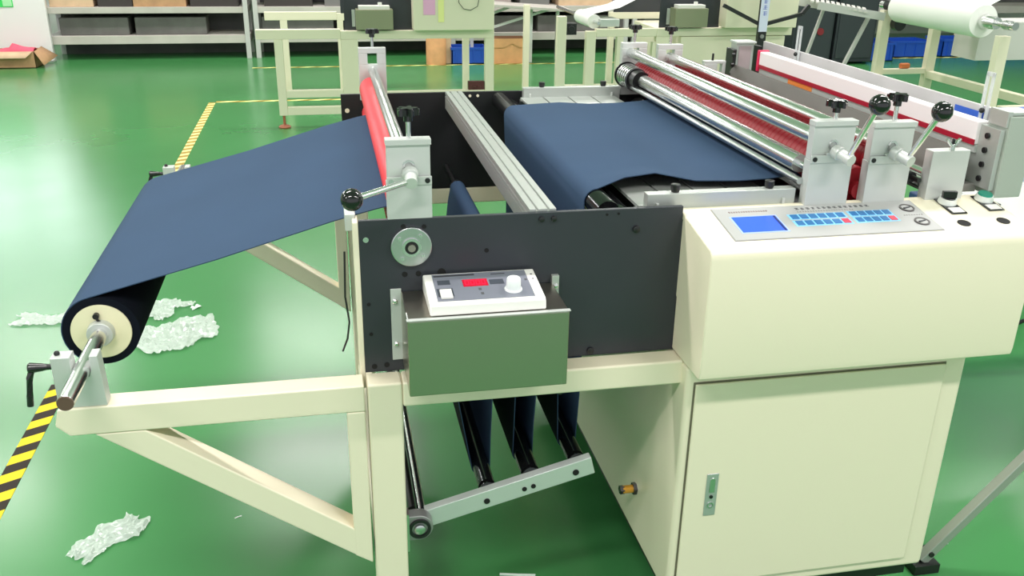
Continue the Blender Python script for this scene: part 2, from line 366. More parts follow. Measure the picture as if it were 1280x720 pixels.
# feed rollers
def grooved(x, z, r, y0, y1, pitch, mt, nm):
    pr = [(0, r * .4), (.02, r * .4), (.02, r)]; t = .03
    while t < (y1 - y0) - .035:
        pr += [(t, r), (t + pitch * .15, r - .0022), (t + pitch * .35, r - .0022), (t + pitch * .5, r)]; t += pitch
    L = y1 - y0
    pr += [(L - .02, r), (L - .02, r * .4), (L, r * .4)]
    return MB().lathe((x, y0, z), (x, y1, z), pr, 28).build(nm, mt, M, sharp=20)
grooved(1.072, 1.248, .047, .042, YB - .03, .022, DRED, 'feed_roller')
grooved(1.226, 1.252, .045, .042, YB - .03, .030, DRED, 'feed_roller')
grooved(1.150, 1.190, .050, .042, YB - .03, .024, mat('mid_red_rubber', (.36, .012, .022), .4), 'feed_roller')
roller(1.026, 1.318, .0175, CHROME, y0=.040, y1=YB - .03, nm='pressure_rod', rb=.0175)
roller(1.172, 1.302, .0165, CHROME, y0=.040, y1=YB - .03, nm='pressure_rod', rb=.0165)
roller(1.008, 1.252, .0215, CHROME, y0=.042, y1=1.20, nm='tension_rod', rb=.01)
roller(.992, 1.222, .009, STEEL, y0=.034, y1=YB - .03, nm='tension_rod', rb=.008)
for x, z, r in ((1.06, 1.13, .03), (1.23, 1.15, .03)): roller(x, z, r, STEEL, nm='lower_roller')
for x, z in ((1.285, 1.215), (1.315, 1.20), (1.345, 1.21)): roller(x, z, .013, BLKM if x < 1.3 else CHROME, nm='brush_roller')
# ribbed pulley cluster at the far end
pr = [(0, .012), (0, .030)]
for k in range(5): pr += [(.008 + k * .02, .030), (.010 + k * .02, .040), (.022 + k * .02, .040), (.024 + k * .02, .030)]
pr += [(.112, .03), (.112, .045), (.118, .045), (.118, .012)]
pl_ = MB().lathe((1.008, 1.245, 1.245), (1.008, YB - .03, 1.245), [(0, .012), (0, .038), (.112, .038), (.112, .045), (.118, .045), (.118, .012)], 32).build('ribbed_pulley', BLKM, M)
for k in range(5): MB().tube((1.008, 1.252 + k * .021, 1.245), (1.008, 1.264 + k * .021, 1.245), .0415, .037).build('pulley_rib', CHROME, pl_)
MB().cyl((1.008, 1.195, 1.248), (1.008, 1.25, 1.248), .032).build('pulley_hub', BLKM, M)
# slatted metal table and its rails
for k, (x0, x1) in enumerate([(.622, .70), (.706, .79), (.796, .875), (.881, .965)]):
    MB().box(x0, x1, .062, YB - .05, 1.164, 1.172).build('table_plate', ALU, M, bevel=.001)
MB().box(.618, .975, .062, .085, 1.12, 1.164).build('table_support', STEEL, M)
MB().box(.618, .975, YB - .08, YB - .05, 1.12, 1.164).build('table_support', STEEL, M)
for y0, y1 in ((.034, .060), (YB - .055, YB - .03)):
    r_ = MB().box(.632, .985, y0, y1, 1.150, 1.205).build('table_rail', ALU, M, bevel=.0015)
    for x in (.700, .925):
        ym = (y0 + y1) / 2
        MB().lathe((x, ym, 1.200), (x, ym, 1.223), [(0, .004), (.004, .004), (.004, .008), (.012, .011), (.022, .011), (.023, .009)], 14).build('thumb_screw', BLKM, r_)
    for x in (.655, .955):
        yy = y0 - .002
        MB().box(x - .003, x + .003, yy - .004, yy + .002, 1.150, 1.185).build('guide_pin', ALUW, r_, bevel=.001)

# ------------------------------------------------------------------ dancer (swings on its own pivot)
D = thing('dancer_arm', 'pale green steel dancer arm with three dark rollers under the fabric, left of the cabinet', 'dancer arm', (.105, .7, .42))
def darm(y0, y1):
    a = math.atan2(.535 - .432, .535 - .12); d = Vector((math.cos(a), 0, math.sin(a)))
    mb = MB().bar(Vector((.12, (y0 + y1) / 2, .425)), Vector((.535, (y0 + y1) / 2, .532)), y1 - y0, .047, (0, 0, 1))
    o = mb.build('side_bar', mat('pale_green_steel', (.60, .64, .62), .35, .4), D, bevel=.0015)
    for x, r in ((.273, .0075), (.365, .006), (.387, .006), (.492, .008)):
        z = .425 + (x - .12) * (.107 / .415) - .004
        MB().cyl((x, y0 - .002, z), (x, y0 + .002, z), r, seg=14).build('bolt', HOLE, o)
    return o
darm(.012, .036); darm(YB - .036, YB - .012)
for (x, z, r) in ((.279, .478, .021), (.386, .506, .023), (.500, .535, .021)):
    L = YB - .072
    MB().lathe((x, .036, z), (x, YB - .036, z), [(0, r * .9), (.004, r * .9), (.004, r * .55), (.012, r * .55), (.012, r), (L - .012, r), (L - .012, r * .5), (L, r * .5)], 24).build('dancer_roller', mat('black_chrome', (.06, .062, .066), .14, .9), D)
MB().cyl((.115, .02, .44), (.115, YB - .02, .44), .0125).build('pivot_shaft', CHROME, D)
MB().cyl((.093, .02, .452), (.093, YB - .02, .452), .010).build('pivot_tube', BLKM, D)
pb = MB(); n = 20
pts = [(.105 + .034 * math.cos(t), .427 + .034 * math.sin(t)) for t in [-PI * .5 + PI * k / n for k in range(n + 1)]] + [(.077, .461), (.077, .393)]
pb.prism(pts, -.02, .012); pbo = pb.build('pillow_block', mat('grey_cast', (.36, .36, .36), .45, .6), D, bevel=.003)
MB().tube((.107, -.026, .427), (.107, -.018, .427), .026, .019).build('bearing_ring', BLKM, pbo)
MB().lathe((.107, -.030, .427), (.107, .0, .427), [(0, .010), (.002, .013), (.03, .013)], 20).build('shaft_end', STEEL, pbo)
MB().box(.075, .082, -.03, .0, .37, .475).build('mounting_plate', STEEL, pbo)

# ------------------------------------------------------------------ fabric roll + web
FR = thing('fabric_roll', 'large roll of navy fabric unwinding from its shaft at the left end of the machine', 'fabric roll', (-.558, .62, .92))
RX, RZ, RR = -.558, .918, .079
Y0, Y1 = .137, 1.115
spiral = MB()
spiral.lathe((RX, Y0, RZ), (RX, Y1, RZ), [(0, .060), (0, RR), (Y1 - Y0, RR), (Y1 - Y0, .060)], 56, cap=False)
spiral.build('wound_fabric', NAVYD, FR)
for y0, s_ in ((Y0 - .004, 1), (Y1 - .008, 1)):
    f = MB().lathe((RX, y0, RZ), (RX, y0 + .012, RZ), [(0, .0615), (.001, .0625), (.012, .0625)], 48).build('end_flange', FLANGE, FR)
    MB().lathe((RX, y0 - .018, RZ), (RX, y0, RZ), [(0, .026), (.001, .027), (.018, .029)], 32).build('locking_collar', ALUW, f)
    MB().cyl((RX - .004, y0 - .010, RZ + .040), (RX - .004, y0 + .0, RZ + .040), .0065, seg=14).path([(RX - .004, y0 - .006, RZ + .040), (RX - .002, y0 - .006, RZ + .030), (RX + .002, y0 - .005, RZ + .026)], .003).build('grub_screw', BLKM, f)
MB().lathe((RX, -.185, RZ), (RX, YB + .1, RZ), [(0, .015), (.002, .016), (YB + .283, .016), (YB + .285, .015)], 28).build('shaft', CHROME, FR)
MB().lathe((RX, -.187, RZ), (RX, -.18, RZ), [(0, .0145), (.004, .0158)], 24).build('shaft_cap', mat('brown_cap', (.12, .07, .05), .5), FR)
# the web: a strip following the rolls (XZ polyline, given thickness)
def arc(cx, cz, r, a0, a1, n=14): return [(cx + r * math.cos(math.radians(a0 + (a1 - a0) * k / n)), cz + r * math.sin(math.radians(a0 + (a1 - a0) * k / n))) for k in range(n + 1)]
th = .0022
pth = []
pth += arc(RX, RZ, RR + .002, 250, 106, 30)              # around the roll, leaving at the top
pth += [(-.30, 1.070), (-.05, 1.143)]
pth += [(.045, 1.168), (.075, 1.174)]                    # into the nip
pth += arc(.107, 1.127, .041, 80, 0, 8)
pth += [(.152, 1.05), (.160, .90), (.223, .67)]
pth += arc(.279, .478, .0235, 190, 345, 12)
pth += [(.303, .56), (.307, .67), (.330, .88)]
pth += arc(.362, .922, .0245, 185, 0, 10)
pth += [(.386, .86), (.365, .68)]
pth += arc(.386, .506, .0255, 185, 350, 10)
pth += [(.412, .58)]
pth += arc(.445, .742, .0245, 175, 5, 10)
pth += [(.473, .66)]
pth += arc(.500, .535, .0235, 185, 350, 12)
pth += [(.529, .70), (.528, .98), (.520, 1.10)]
pth += arc(.548, 1.162, .0305, 175, 92, 10)
pth += [(.62, 1.196), (.70, 1.199), (.80, 1.192), (.90, 1.193), (.975, 1.197), (1.03, 1.203), (1.10, 1.205)]
def webmesh(path, y0, y1, name, ny=44):
    mb = MB(); P = [Vector((p[0], 0, p[1])) for p in path]; rows = []
    rnd = random.Random(3)
    for i, p in enumerate(P):
        d = (P[min(i + 1, len(P) - 1)] - P[max(i - 1, 0)]).normalized(); nrm = Vector((-d.z, 0, d.x))
        row = []
        for j in range(ny + 1):
            y = y0 + (y1 - y0) * j / ny; off = 0
            if -.5 < p.x < .0 and p.z > 1.0: off = .0012 * math.sin(y * 19 + p.x * 9)
            yy = y
            if p.x > .57 and p.z > 1.15:       # near edge lifts off the table and waves
                e = max(0, 1 - (y - y0) / .10) ; off += e * .020 * math.exp(-((p.x - .66) / .06) ** 2)
                yy = y + (1 - j / ny) * (.035 * min(1, (p.x - .57) / .08) * math.exp(-((p.x - .70) / .16) ** 2) + .01)
            row.append((p + nrm * off + Vector((0, yy, 0)), nrm))
        rows.append(row)
    top = [[mb.bm.verts.new(q + n * th / 2) for q, n in r] for r in rows]; bot = [[mb.bm.verts.new(q - n * th / 2) for q, n in r] for r in rows]
    F = mb.bm.faces.new
    for i in range(len(rows) - 1):
        for j in range(ny):
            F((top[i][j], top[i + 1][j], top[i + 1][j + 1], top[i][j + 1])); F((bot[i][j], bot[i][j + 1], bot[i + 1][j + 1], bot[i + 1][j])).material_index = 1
        F((top[i][0], bot[i][0], bot[i + 1][0], top[i + 1][0])); F((top[i][ny], top[i + 1][ny], bot[i + 1][ny], bot[i][ny]))
    for r in (0, len(rows) - 1):
        for j in range(ny): F((top[r][j], top[r][j + 1], bot[r][j + 1], bot[r][j]))
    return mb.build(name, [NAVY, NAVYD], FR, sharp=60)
webmesh(pth, Y0, Y1, 'fabric_web')

# shaft stands on the arm ends
def stand(y0, y1, clamp=True):
    ym = (y0 + y1) / 2; x0, x1 = -.612, -.520
    t = MB().prism([(x0, .838), (x0, .950), (-.5755, .950), (-.5755, RZ - .0), (-.571, RZ - .012), (-.558, RZ - .0175), (-.545, RZ - .012), (-.5405, RZ), (-.5405, .950), (x1 - .004, .950), (x1, .838)], y0, y1).build('shaft_stand', ALUW, M, bevel=.0015)
    if clamp:
        MB().cyl((x0 - .03, ym, .925), (x0, ym, .925), .006, seg=12).build('clamp_screw', BLKM, t)
        MB().lathe((x0 - .047, ym, .925), (x0 - .012, ym, .925), [(0, .009), (.003, .011), (.025, .008), (.035, .006)], 16).path([(x0 - .04, ym, .925), (x0 - .046, ym - .008, .905), (x0 - .050, ym - .012, .87), (x0 - .052, ym - .014, .848)], .0065).build('clamp_handle', BLACK, t)
        MB().sph((x0 + .01, ym, .953), .006, 10).build('detent', BLKM, t)
    return t
stand(-.055, -.02); stand(YB + .0, YB + .035)

# ------------------------------------------------------------------ electrical cabinet
C_ = thing('electrical_cabinet', 'large cream electrical cabinet with one door beneath the operator console', 'cabinet', (1.07, .6, 0))
MB().prism([(.71, .19), (1.425, .19), (1.425, .836), (.71, .836)], -.092, YB + .06).build('body', CREAM, C_, bevel=.012, seg=3)
MB().box(.73, 1.395, -.07, YB + .03, .15, .191).build('base_skirt', BLKM, C_)
for x in (.78, 1.36):
    for y in (.0, YB - .05):
        MB().cyl((x, y, 0), (x, y, .012), .03).cyl((x, y, .012), (x, y, .155), .008, seg=10).build('levelling_foot', BLKM, C_)
MB().box(.728, 1.368, -.0935, -.0915, .222, .797).build('door_gap', mat('gap_shadow_paint', (.16, .15, .10), .7), C_)
dr = MB().box(.7315, 1.3645, -.1, -.093, .2255, .7935).build('door', CREAM, C_, bevel=.003)
lk = MB().box(.782, .812, -.1025, -.0995, .434, .552).build('latch_plate', mat('latch_zinc', (.52, .54, .54), .38, .6), dr, bevel=.0015)
MB().prism([(.790, .500), (.804, .500), (.804, .535), (.800, .541), (.794, .541), (.790, .535)], -.1040, -.1015).build('latch_lever', STEEL, dr, bevel=.001)
MB().cyl((.797, -.1045, .488), (.797, -.1015, .488), .0045, seg=14).build('lock_barrel', BLKM, dr)
MB().tube((.797, -.1045, .465), (.797, -.1020, .465), .008, .0055, 18).build('latch_ring', STEEL, dr)
gl = MB().cyl((.672, .17, .337), (.71, .17, .337), .011, seg=18).build('cable_gland', BRASS, C_)
MB().cyl((.664, .17, .337), (.676, .17, .337), .012, seg=6).build('gland_nut', BLACK, C_)
MB().cyl((.700, .17, .337), (.712, .17, .337), .017, seg=6).build('gland_nut', BLACK, C_)

# ------------------------------------------------------------------ operator console
O = thing('operator_console', 'cream overhanging operator console with blue display and push buttons on top', 'control console', (1.09, -.06, .84))
XA, XB_ = .705, 1.475
MB().prism([(.0, .842), (-.165, .842), (-.168, .86), (-.168, 1.118), (-.165, 1.131), (-.156, 1.139), (.030, 1.173), (.038, 1.168), (.038, .99), (.0, .97)], XA, XB_, 'x').build('housing', CREAM, O, bevel=.004)
def onp(y, dz=0): return 1.174 + .179 * (y - .036) + dz
sl = math.atan(.179)
def slab(x0, x1, y0, y1, h0, h1, name, m_, parent=O, bevel=0, mb=None):
    """box lying on the sloped top: y0..y1 in plan, h above the surface"""
    mb = mb or MB(); n = Vector((0, -math.sin(sl), math.cos(sl)))
    v = []
    for x in (x0, x1):
        for y in (y0, y1):
            for h in (h0, h1): v.append(Vector((x, y, onp(y))) + n * h)
    mb._new(v, [(0, 1, 3, 2), (4, 6, 7, 5), (0, 4, 5, 1), (2, 3, 7, 6), (0, 2, 6, 4), (1, 5, 7, 3)])
    return mb.build(name, m_, parent, bevel=bevel) if name else mb
H = .0005
slab(.7725, 1.2635, -.1275, .0135, H - .001, H + .0004, 'panel_outline', mat('panel_edge', (.30, .30, .28), .5))
pn = slab(.7745, 1.2615, -.1255, .0115, H - .001, H + .001, 'display_panel', PANEL)
slab(.800, .911, -.100, -.026, .0012, .0020, 'display_bezel', mat('bezel_blue', (.42, .55, .90), .3), pn)
slab(.804, .907, -.096, -.029, .0018, .0024, 'screen', LCD, pn)
slab(.900, .906, -.096, -.030, .0022, .0028, 'screen_edge', mat('screen_dark', (.02, .04, .18), .2), pn)
for x0, x1, y0, y1 in ((.935, 1.072, -.052, -.028), (.935, 1.072, -.082, -.056), (1.080, 1.186, -.052, -.026), (1.080, 1.186, -.080, -.054)):
    slab(x0, x1, y0, y1, .0012, .0018, 'key_field', KBG, pn)
def keys(x0, x1, yc, n, redlast=False):
    for k in range(n):
        wd = (x1 - x0) / n; a = x0 + k * wd + wd * .12; b = x0 + (k + 1) * wd - wd * .12
        last = redlast and k == n - 1
        slab(a, b, yc - .009, yc + .009, .0016, .0032, 'key', KEYR if last else KEYB, pn, bevel=.0005)
keys(.938, 1.070, -.040, 6); keys(.938, 1.070, -.068, 6, True); keys(1.083, 1.184, -.038, 5); keys(1.083, 1.184, -.066, 5, True)
def glyphs(x0, x1, yc, h, n, mt, seed):
    r = random.Random(seed); mb = MB(); wd = (x1 - x0) / n
    for k in range(n):
        cx = x0 + (k + .5) * wd; q = wd * .36
        for s_ in range(3): slab(cx - q * r.uniform(.5, 1), cx + q * r.uniform(.5, 1), yc + (s_ - 1) * h * .36 - h * .05, yc + (s_ - 1) * h * .36 + h * .05, .0015, .0021, None, None, mb=mb)
        slab(cx - q * .1, cx + q * .1, yc - h / 2, yc + h / 2, .0015, .0021, None, None, mb=mb)
    mb.build('printed_lettering', mt, pn)
glyphs(.806, .900, -.006, .006, 16, mat('red_grey_ink', (.32, .22, .20), .6), 1)
glyphs(.965, 1.150, -.004, .009, 14, INKM, 2)
glyphs(.965, 1.105, -.017, .005, 22, mat('pale_ink', (.40, .38, .38), .6), 4)
for x, y in ((1.233, -.025), (1.232, -.088)):
    c = Vector((x, y, onp(y))); n = Vector((0, -math.sin(sl), math.cos(sl)))
    MB().tube(c, c + n * .004, .017, .013, 32).build('selector_ring', mat('ring_dark', (.10, .09, .09), .35), pn)
    MB().lathe(c, c + n * .004, [(0, .013), (.003, .013), (.003, .011)], 28).build('selector_face', PANEL, pn)
    MB().bar(c + n * .004 + Vector((-.010, -.004, 0)), c + n * .004 + Vector((.010, .004, 0)), .004, .002).build('selector_pointer', INKM, pn)
glyphs(1.205, 1.255, -.056, .004, 8, mat('pale_ink', (.4, .4, .4), .6), 9)
def pushb(x, y, top, nm, green):
    n = Vector((0, -math.sin(sl), math.cos(sl))); c = Vector((x, y, onp(y)))
    pl = slab(x - .020, x + .020, y - .052, y + .022, .0, .003, nm, BLACK, bevel=.002)
    slab(x - .015, x + .015, y - .048, y - .026, .003, .004, 'legend_plate', WHITEP, pl)
    MB().lathe(c + n * .003, c + n * .02, [(0, .021), (.004, .021), (.009, .019), (.013, .019)], 32).build('bezel_ring', mat('chrome_white', (.85, .88, .86), .25, .3), pl)
    if green: MB().lathe(c + n * .012, c + n * .03, [(0, .0165), (.006, .0165), (.008, .015)], 28).build('button_cap', GREENB, pl)
    else:
        MB().lathe(c + n * .012, c + n * .03, [(0, .016), (.006, .0155)], 28).bar(c + n * .024 + Vector((-.016, .003, 0)), c + n * .024 + Vector((.016, -.003, 0)), .010, .016).build('switch_handle', BLACK, pl, bevel=.001)
pushb(1.345, -.010, 0, 'rotary_switch', False); pushb(1.445, -.004, 0, 'push_button', True)
for x, y in ((1.328, -.102), (1.428, -.101)):
    n = Vector((0, -math.sin(sl), math.cos(sl))); c = Vector((x, y, onp(y)))
    MB().cyl(c + n * .0002, c + n * .0012, .0145, seg=28).build('empty_button_hole', HOLE, O)
for z, y in ((1.157, .012), (1.010, .012), (.862, .012)):
    MB().lathe((XA - .004, y, z), (XA + .004, y, z), [(0, .005), (.002, .008), (.008, .008)], 14).build('cap_screw', BLKM, O)

# ------------------------------------------------------------------ stainless control box and its controller
K = thing('motor_box', 'brushed stainless box bolted to the charcoal side plate', 'control box', (.25, -.08, .857))
MB().box(.082, .412, -.16, -.001, .857, 1.026).build('housing', STAIN, K, bevel=.003)
MB().box(.080, .414, -.1615, -.150, 1.026, 1.0275).build('lid_edge', ALUW, K)
fl = MB().box(.060, .083, -.003, -.0005, .866, 1.033).build('mounting_flange', ALUW, K, bevel=.0008)
for z in (1.005, .905): MB().lathe((.069, -.010, z), (.069, -.002, z), [(0, .003), (.002, .0055), (.008, .0055)], 14).build('screw', CHROME, fl)
fr = MB().box(.410, .426, -.012, -.0005, .870, 1.045).build('mounting_flange', ALU, K, bevel=.0008)
MB().lathe((.418, -.018, 1.022), (.418, -.010, 1.022), [(0, .003), (.002, .006), (.008, .006)], 14).build('screw', CHROME, fr)
MB().box(.0815, .084, -.155, -.12, 1.027, 1.0285).build('corner_tab', ALUW, K)

G = thing('speed_controller', 'white speed controller with red digits and white dial lying on the stainless box', 'controller', (.25, -.08, 1.0275))
MB().prism([(-.148, 1.0275), (-.144, 1.047), (-.138, 1.052), (-.016, 1.0665), (-.010, 1.062), (-.008, 1.0275)], .128, .366, 'x').build('case', WHITEP, G, bevel=.004, seg=3)
gs = math.atan2(.0145, .122)
def gz(y): return 1.052 + (y + .138) * .0145 / .122
def gslab(x0, x1, y0, y1, h0, h1, nm, mt, par=G, bevel=0):
    n = Vector((0, -math.sin(gs), math.cos(gs))); v = [Vector((x, y, gz(y))) + n * h for x in (x0, x1) for y in (y0, y1) for h in (h0, h1)]
    return MB()._new(v, [(0, 1, 3, 2), (4, 6, 7, 5), (0, 4, 5, 1), (2, 3, 7, 6), (0, 2, 6, 4), (1, 5, 7, 3)]).build(nm, mt, par, bevel=bevel)
fp = gslab(.146, .345, -.133, -.021, -.001, .0008, 'face_panel', GREYP)
gslab(.149, .235, -.032, -.026, .0008, .0012, 'printed_bar', mat('bar_ink', (.05, .05, .06), .5), fp)
gslab(.270, .300, -.033, -.030, .0008, .0012, 'printed_bar', MATS['bar_ink'], fp)
dw = gslab(.206, .258, -.079, -.050, .0008, .0016, 'display_window', LEDBG, fp)
SEG = {'0': 'abcdef', '1': 'bc', '2': 'abged', '8': 'abcdefg', '5': 'afgcd'}
def digit(ch, x, y, wd, ht):
    segs = {'a': (0, 1, .9, 1), 'g': (0, 1, .46, .56), 'd': (0, 1, 0, .1), 'f': (0, .16, .5, 1), 'b': (.84, 1, .5, 1), 'e': (0, .16, 0, .5), 'c': (.84, 1, 0, .5)}
    for s_ in SEG[ch]:
        a, b, c, d = segs[s_]
        yield (x + a * wd, x + b * wd, y + c * ht, y + d * ht)
mb = MB(); n = Vector((0, -math.sin(gs), math.cos(gs)))
for k, ch in enumerate('0000'):
    for (x0, x1, y0, y1) in digit(ch, .2105 + k * .0115, -.074, .0085, .019):
        v = [Vector((x, y, gz(y))) + n * h for x in (x0, x1) for y in (y0, y1) for h in (.0015, .0021)]
        mb._new(v, [(0, 1, 3, 2), (4, 6, 7, 5), (0, 4, 5, 1), (2, 3, 7, 6), (0, 2, 6, 4), (1, 5, 7, 3)])
mb.build('digits', LED, fp)
gslab(.262, .292, -.075, -.055, .0008, .0013, 'lamp_window', mat('window_dark', (.06, .07, .09), .4), fp)
gslab(.154, .180, -.066, -.048, .0008, .0013, 'printed_logo', MATS['window_dark'], fp)
gslab(.149, .182, -.115, -.082, .0008, .0012, 'switch_recess', MATS['window_dark'], fp)
gslab(.154, .178, -.126, -.092, .0010, .006, 'rocker_switch', WHITEP, fp, bevel=.001)
for x, y in ((.238, -.092), (.240, -.110)): gslab(x - .003, x + .003, y - .004, y + .004, .0008, .0014, 'indicator_dot', INKM, fp)
c = Vector((.306, -.100, gz(-.100)))
MB().lathe(c, c + n * .03, [(0, .019), (.003, .018), (.004, .0155), (.024, .0145), (.026, .013)], 32).build('dial', mat('dial_white', (.9, .92, .93), .3), G)
gslab(.337, .342, -.066, -.060, .0008, .002, 'indicator_dot', INKM, fp)
for x, y in ((.356, -.06), (.356, -.04)): gslab(x - .002, x + .002, y - .002, y + .002, -.0005, .0006, 'case_screw', INKM)

# ------------------------------------------------------------------ cutting head at the right
Q = thing('sheet_cutter', 'grey steel sheet cutter with a white red-striped beam spanning between two end pillars', 'cutting unit', (1.45, .7, 1.17))
MB().prism([(1.385, 1.192), (1.390, 1.190), (1.428, 1.262), (1.428, 1.272), (1.422, 1.272)], .06, YB - .03).build('slanted_plate', mat('grey_plate', (.125, .115, .105), .36, .15, bump=.03), Q, bevel=.0008)
wb = MB().box(1.452, 1.484, .075, YB - .17, 1.281, 1.336).build('knife_beam', mat('glossy_white_paint', (.90, .84, .86), .3), Q, bevel=.003)
MB().box(1.4503, 1.453, .075, YB - .17, 1.280, 1.293).build('red_stripe', mat('stripe_red', (.40, .006, .03), .4), wb)
MB().box(1.448, 1.487, YB - .172, YB - .158, 1.268, 1.340).build('red_end_cap', mat('pink_red', (.75, .02, .10), .4), wb, bevel=.002)
MB().box(1.456, 1.480, .075, YB - .17, 1.262, 1.281).build('blade_bar', ALUW, wb)
MB().box(1.4545, 1.4565, .86, 1.02, 1.264, 1.279).build('orange_sticker', mat('orange_label', (.85, .25, .05), .5), wb)
lb = MB().box(1.530, 1.538, .045, YB - .03, 1.312, 1.354).build('guard_rail', mat('lilac_aluminium', (.56, .53, .55), .4, .2), Q, bevel=.0015)
for y in (.30, .52, .78, 1.0): MB().box(1.484, 1.530, y, y + .07, 1.312, 1.318).build('rail_clip', ALUW, lb, bevel=.001)
MB().box(1.5285, 1.530, .16, .27, 1.318, 1.338).build('blue_label', mat('blue_label_ink', (.02, .10, .55), .5), lb)
def fork(y):
    m_ = MB()
    for s_ in (-.010, .010): m_.box(1.522, 1.526, y + s_ - .004, y + s_ + .004, 1.31, 1.435)
    m_.box(1.522, 1.526, y - .014, y + .014, 1.427, 1.437)
    m_.build('sensor_fork', CLEAR, lb)
    MB().sph((1.518, y, 1.345), .007, 12).build('clamp_ball', BLKM, lb)
fork(.155); fork(1.11)
def pillar(y0, y1, s_):
    p = MB().box(1.475, 1.545, y0, y1, 1.17, 1.362).build('end_pillar', mat('pale_green_grey', (.43, .47, .42), .4, .2), Q, bevel=.003)
    MB().box(1.470, 1.482, y0 + .004, y1 - .004, 1.335, 1.372).box(1.482, 1.542, y0 + .004, y1 - .004, 1.363, 1.370).build('top_cap', ALU, p, bevel=.001)
    MB().box(1.462, 1.475, y0 + .008, y1 + .05 * s_, 1.186, 1.330).build('slide_plate', ALU, p, bevel=.001)
    for k in range(4): 
        z = 1.207 + k * .034; yb = y0 + .045
        MB().cyl((1.457, yb, z), (1.463, yb, z), .007, seg=12).build('bolt', BLKM, p)
    return p
pillar(.0, .07, 1); 
pf = MB().box(1.415, 1.428, YB - .035, YB + .03, 1.18, 1.325).build('end_pillar', BLKM, Q, bevel=.002)
for k in range(4): MB().cyl((1.405, YB - .04, 1.20 + k * .036), (1.418, YB - .04, 1.20 + k * .036), .007, seg=12).build('bolt', BLKM, pf)
pf2 = MB().box(1.432, 1.500, YB - .02, YB + .03, 1.18, 1.345).build('end_pillar', ALU, Q, bevel=.002)
MB().box(1.442, 1.490, YB - .022, YB - .019, 1.20, 1.335).build('inset_panel', mat('mauve_panel', (.42, .33, .35), .5), pf2)
MB().box(1.428, 1.505, YB - .028, YB + .035, 1.345, 1.352).build('top_cap', ALUW, pf2, bevel=.001)
MB().box(1.515, 1.528, YB - .03, YB + .02, 1.20, 1.335).build('cable_plate', BLKM, Q)
MB().box(1.34, 1.47, .06, YB - .05, 1.17, 1.19).build('bed_plate', mat('mauve_grey_plate', (.36, .33, .33), .4, .2), Q, bevel=.001)

# strut of the delivery table, standing right of the cabinet
t = thing('support_strut', 'grey square support strut slanting up to the right beside the cabinet', 'strut', (1.6, .1, 0))
MB().bar((1.585, .1, .03), (2.25, .1, .815), .028, .030, (0, 1, 0)).build('strut_tube', mat('grey_tube', (.36, .40, .35), .4, .3), t, bevel=.003)
MB().cyl((1.604, .08, .058), (1.604, .12, .058), .008, seg=14).build('pivot_bolt', BLKM, t)
MB().box(1.55, 1.63, .07, .13, 0, .03).build('floor_plate', BLKM, t)
tt = thing('delivery_table', 'delivery table frame standing right of the cutting machine', 'table', (2.35, .6, 0))
MB().box(2.21, 3.0, .02, 1.2, .80, .83).build('table_top', ALU, tt)
for x in (2.93,):
    for y in (.06, 1.12): MB().box(x, x + .04, y, y + .04, 0, .80).build('leg', CREAM, tt, bevel=.003)
MB().box(2.23, 2.27, 1.12, 1.16, 0, .80).build('leg', CREAM, tt, bevel=.003)

# black cable hanging beside the left plate
tag(MB().path([(-.030, .06, 1.10), (-.034, .05, 1.0), (-.028, .05, .94), (-.034, .05, .90), (-.046, .05, .87)], .0022).build('hanging_cable', BLKM, origin=(-.03, .05, .87)), 'thin black cable hanging down left of the charcoal plate', 'cable')
tag(MB().path([(2.9, 1.50, .006), (3.15, 1.62, .006), (3.5, 1.60, .006), (4.2, 1.8, .006)], .009).build('floor_cable', BLKM, origin=(3.15, 1.6, 0)), 'black cable lying on the green floor right of the console', 'cable')

# ------------------------------------------------------------------ plastic scraps on the floor
def scrap(cx, cy, L, W, ang, name, label, seed, mt=FILM, h=.02):
    from mathutils import noise
    r = random.Random(seed); mb = MB(); nx, ny = 34, 22; g = []
    ca, sa = math.cos(ang), math.sin(ang)
    edge = lambda k, q: .8 + .6 * noise.noise(Vector((k * 3.1, q * 7.7, seed)))
    for i in range(nx + 1):
        row = []
        for j in range(ny + 1):
            a_ = i / nx - .5; b_ = j / ny - .5
            u = a_ * L * (1 + .30 * noise.noise(Vector((b_ * 5, 1.3, seed)))); v_ = b_ * W * edge(a_, 1 if b_ > 0 else 0) + W * .15 * math.sin(a_ * 5 + seed)
            nz = noise.noise(Vector((a_ * L * 38, b_ * W * 38, seed))); nz2 = noise.noise(Vector((a_ * L * 110, b_ * W * 110, seed + 3)))
            z = .002 + h * (abs(nz) * .8 + abs(nz2) * .35)
            row.append(mb.bm.verts.new((cx + u * ca - v_ * sa, cy + u * sa + v_ * ca, z)))
        g.append(row)
    for i in range(nx):
        for j in range(ny): mb.bm.faces.new((g[i][j], g[i + 1][j], g[i + 1][j + 1], g[i][j + 1]))
    return tag(mb.build(name, mt, origin=(cx, cy, 0), sharp=14), label, 'plastic scrap')
scrap(-.775, .66, .235, .13, math.radians(58), 'plastic_bag', 'clear crumpled plastic bag lying alone on the floor at bottom left', 3)
scrap(-.80, 2.13, .38, .33, math.radians(8), 'plastic_film', 'white crumpled plastic film on the floor right of the fabric roll', 5, h=.035)
scrap(-.86, 2.42, .22, .20, math.radians(60), 'plastic_film', 'small crumpled film tuft just behind the larger film by the roll', 8, h=.03)
scrap(-1.33, 2.40, .36, .15, math.radians(6), 'plastic_film', 'clear crumpled film strip on the floor left of the fabric roll', 11, h=.025)
scrap(-.72, 2.42, .045, .04, .4, 'plastic_scrap', 'tiny white plastic scrap on the floor right of the roll', 13, SCRAP)
scrap(-.40, .70, .022, .006, .4, 'plastic_scrap', 'tiny white sliver on the floor right of the clear bag', 14, SCRAP, .003)
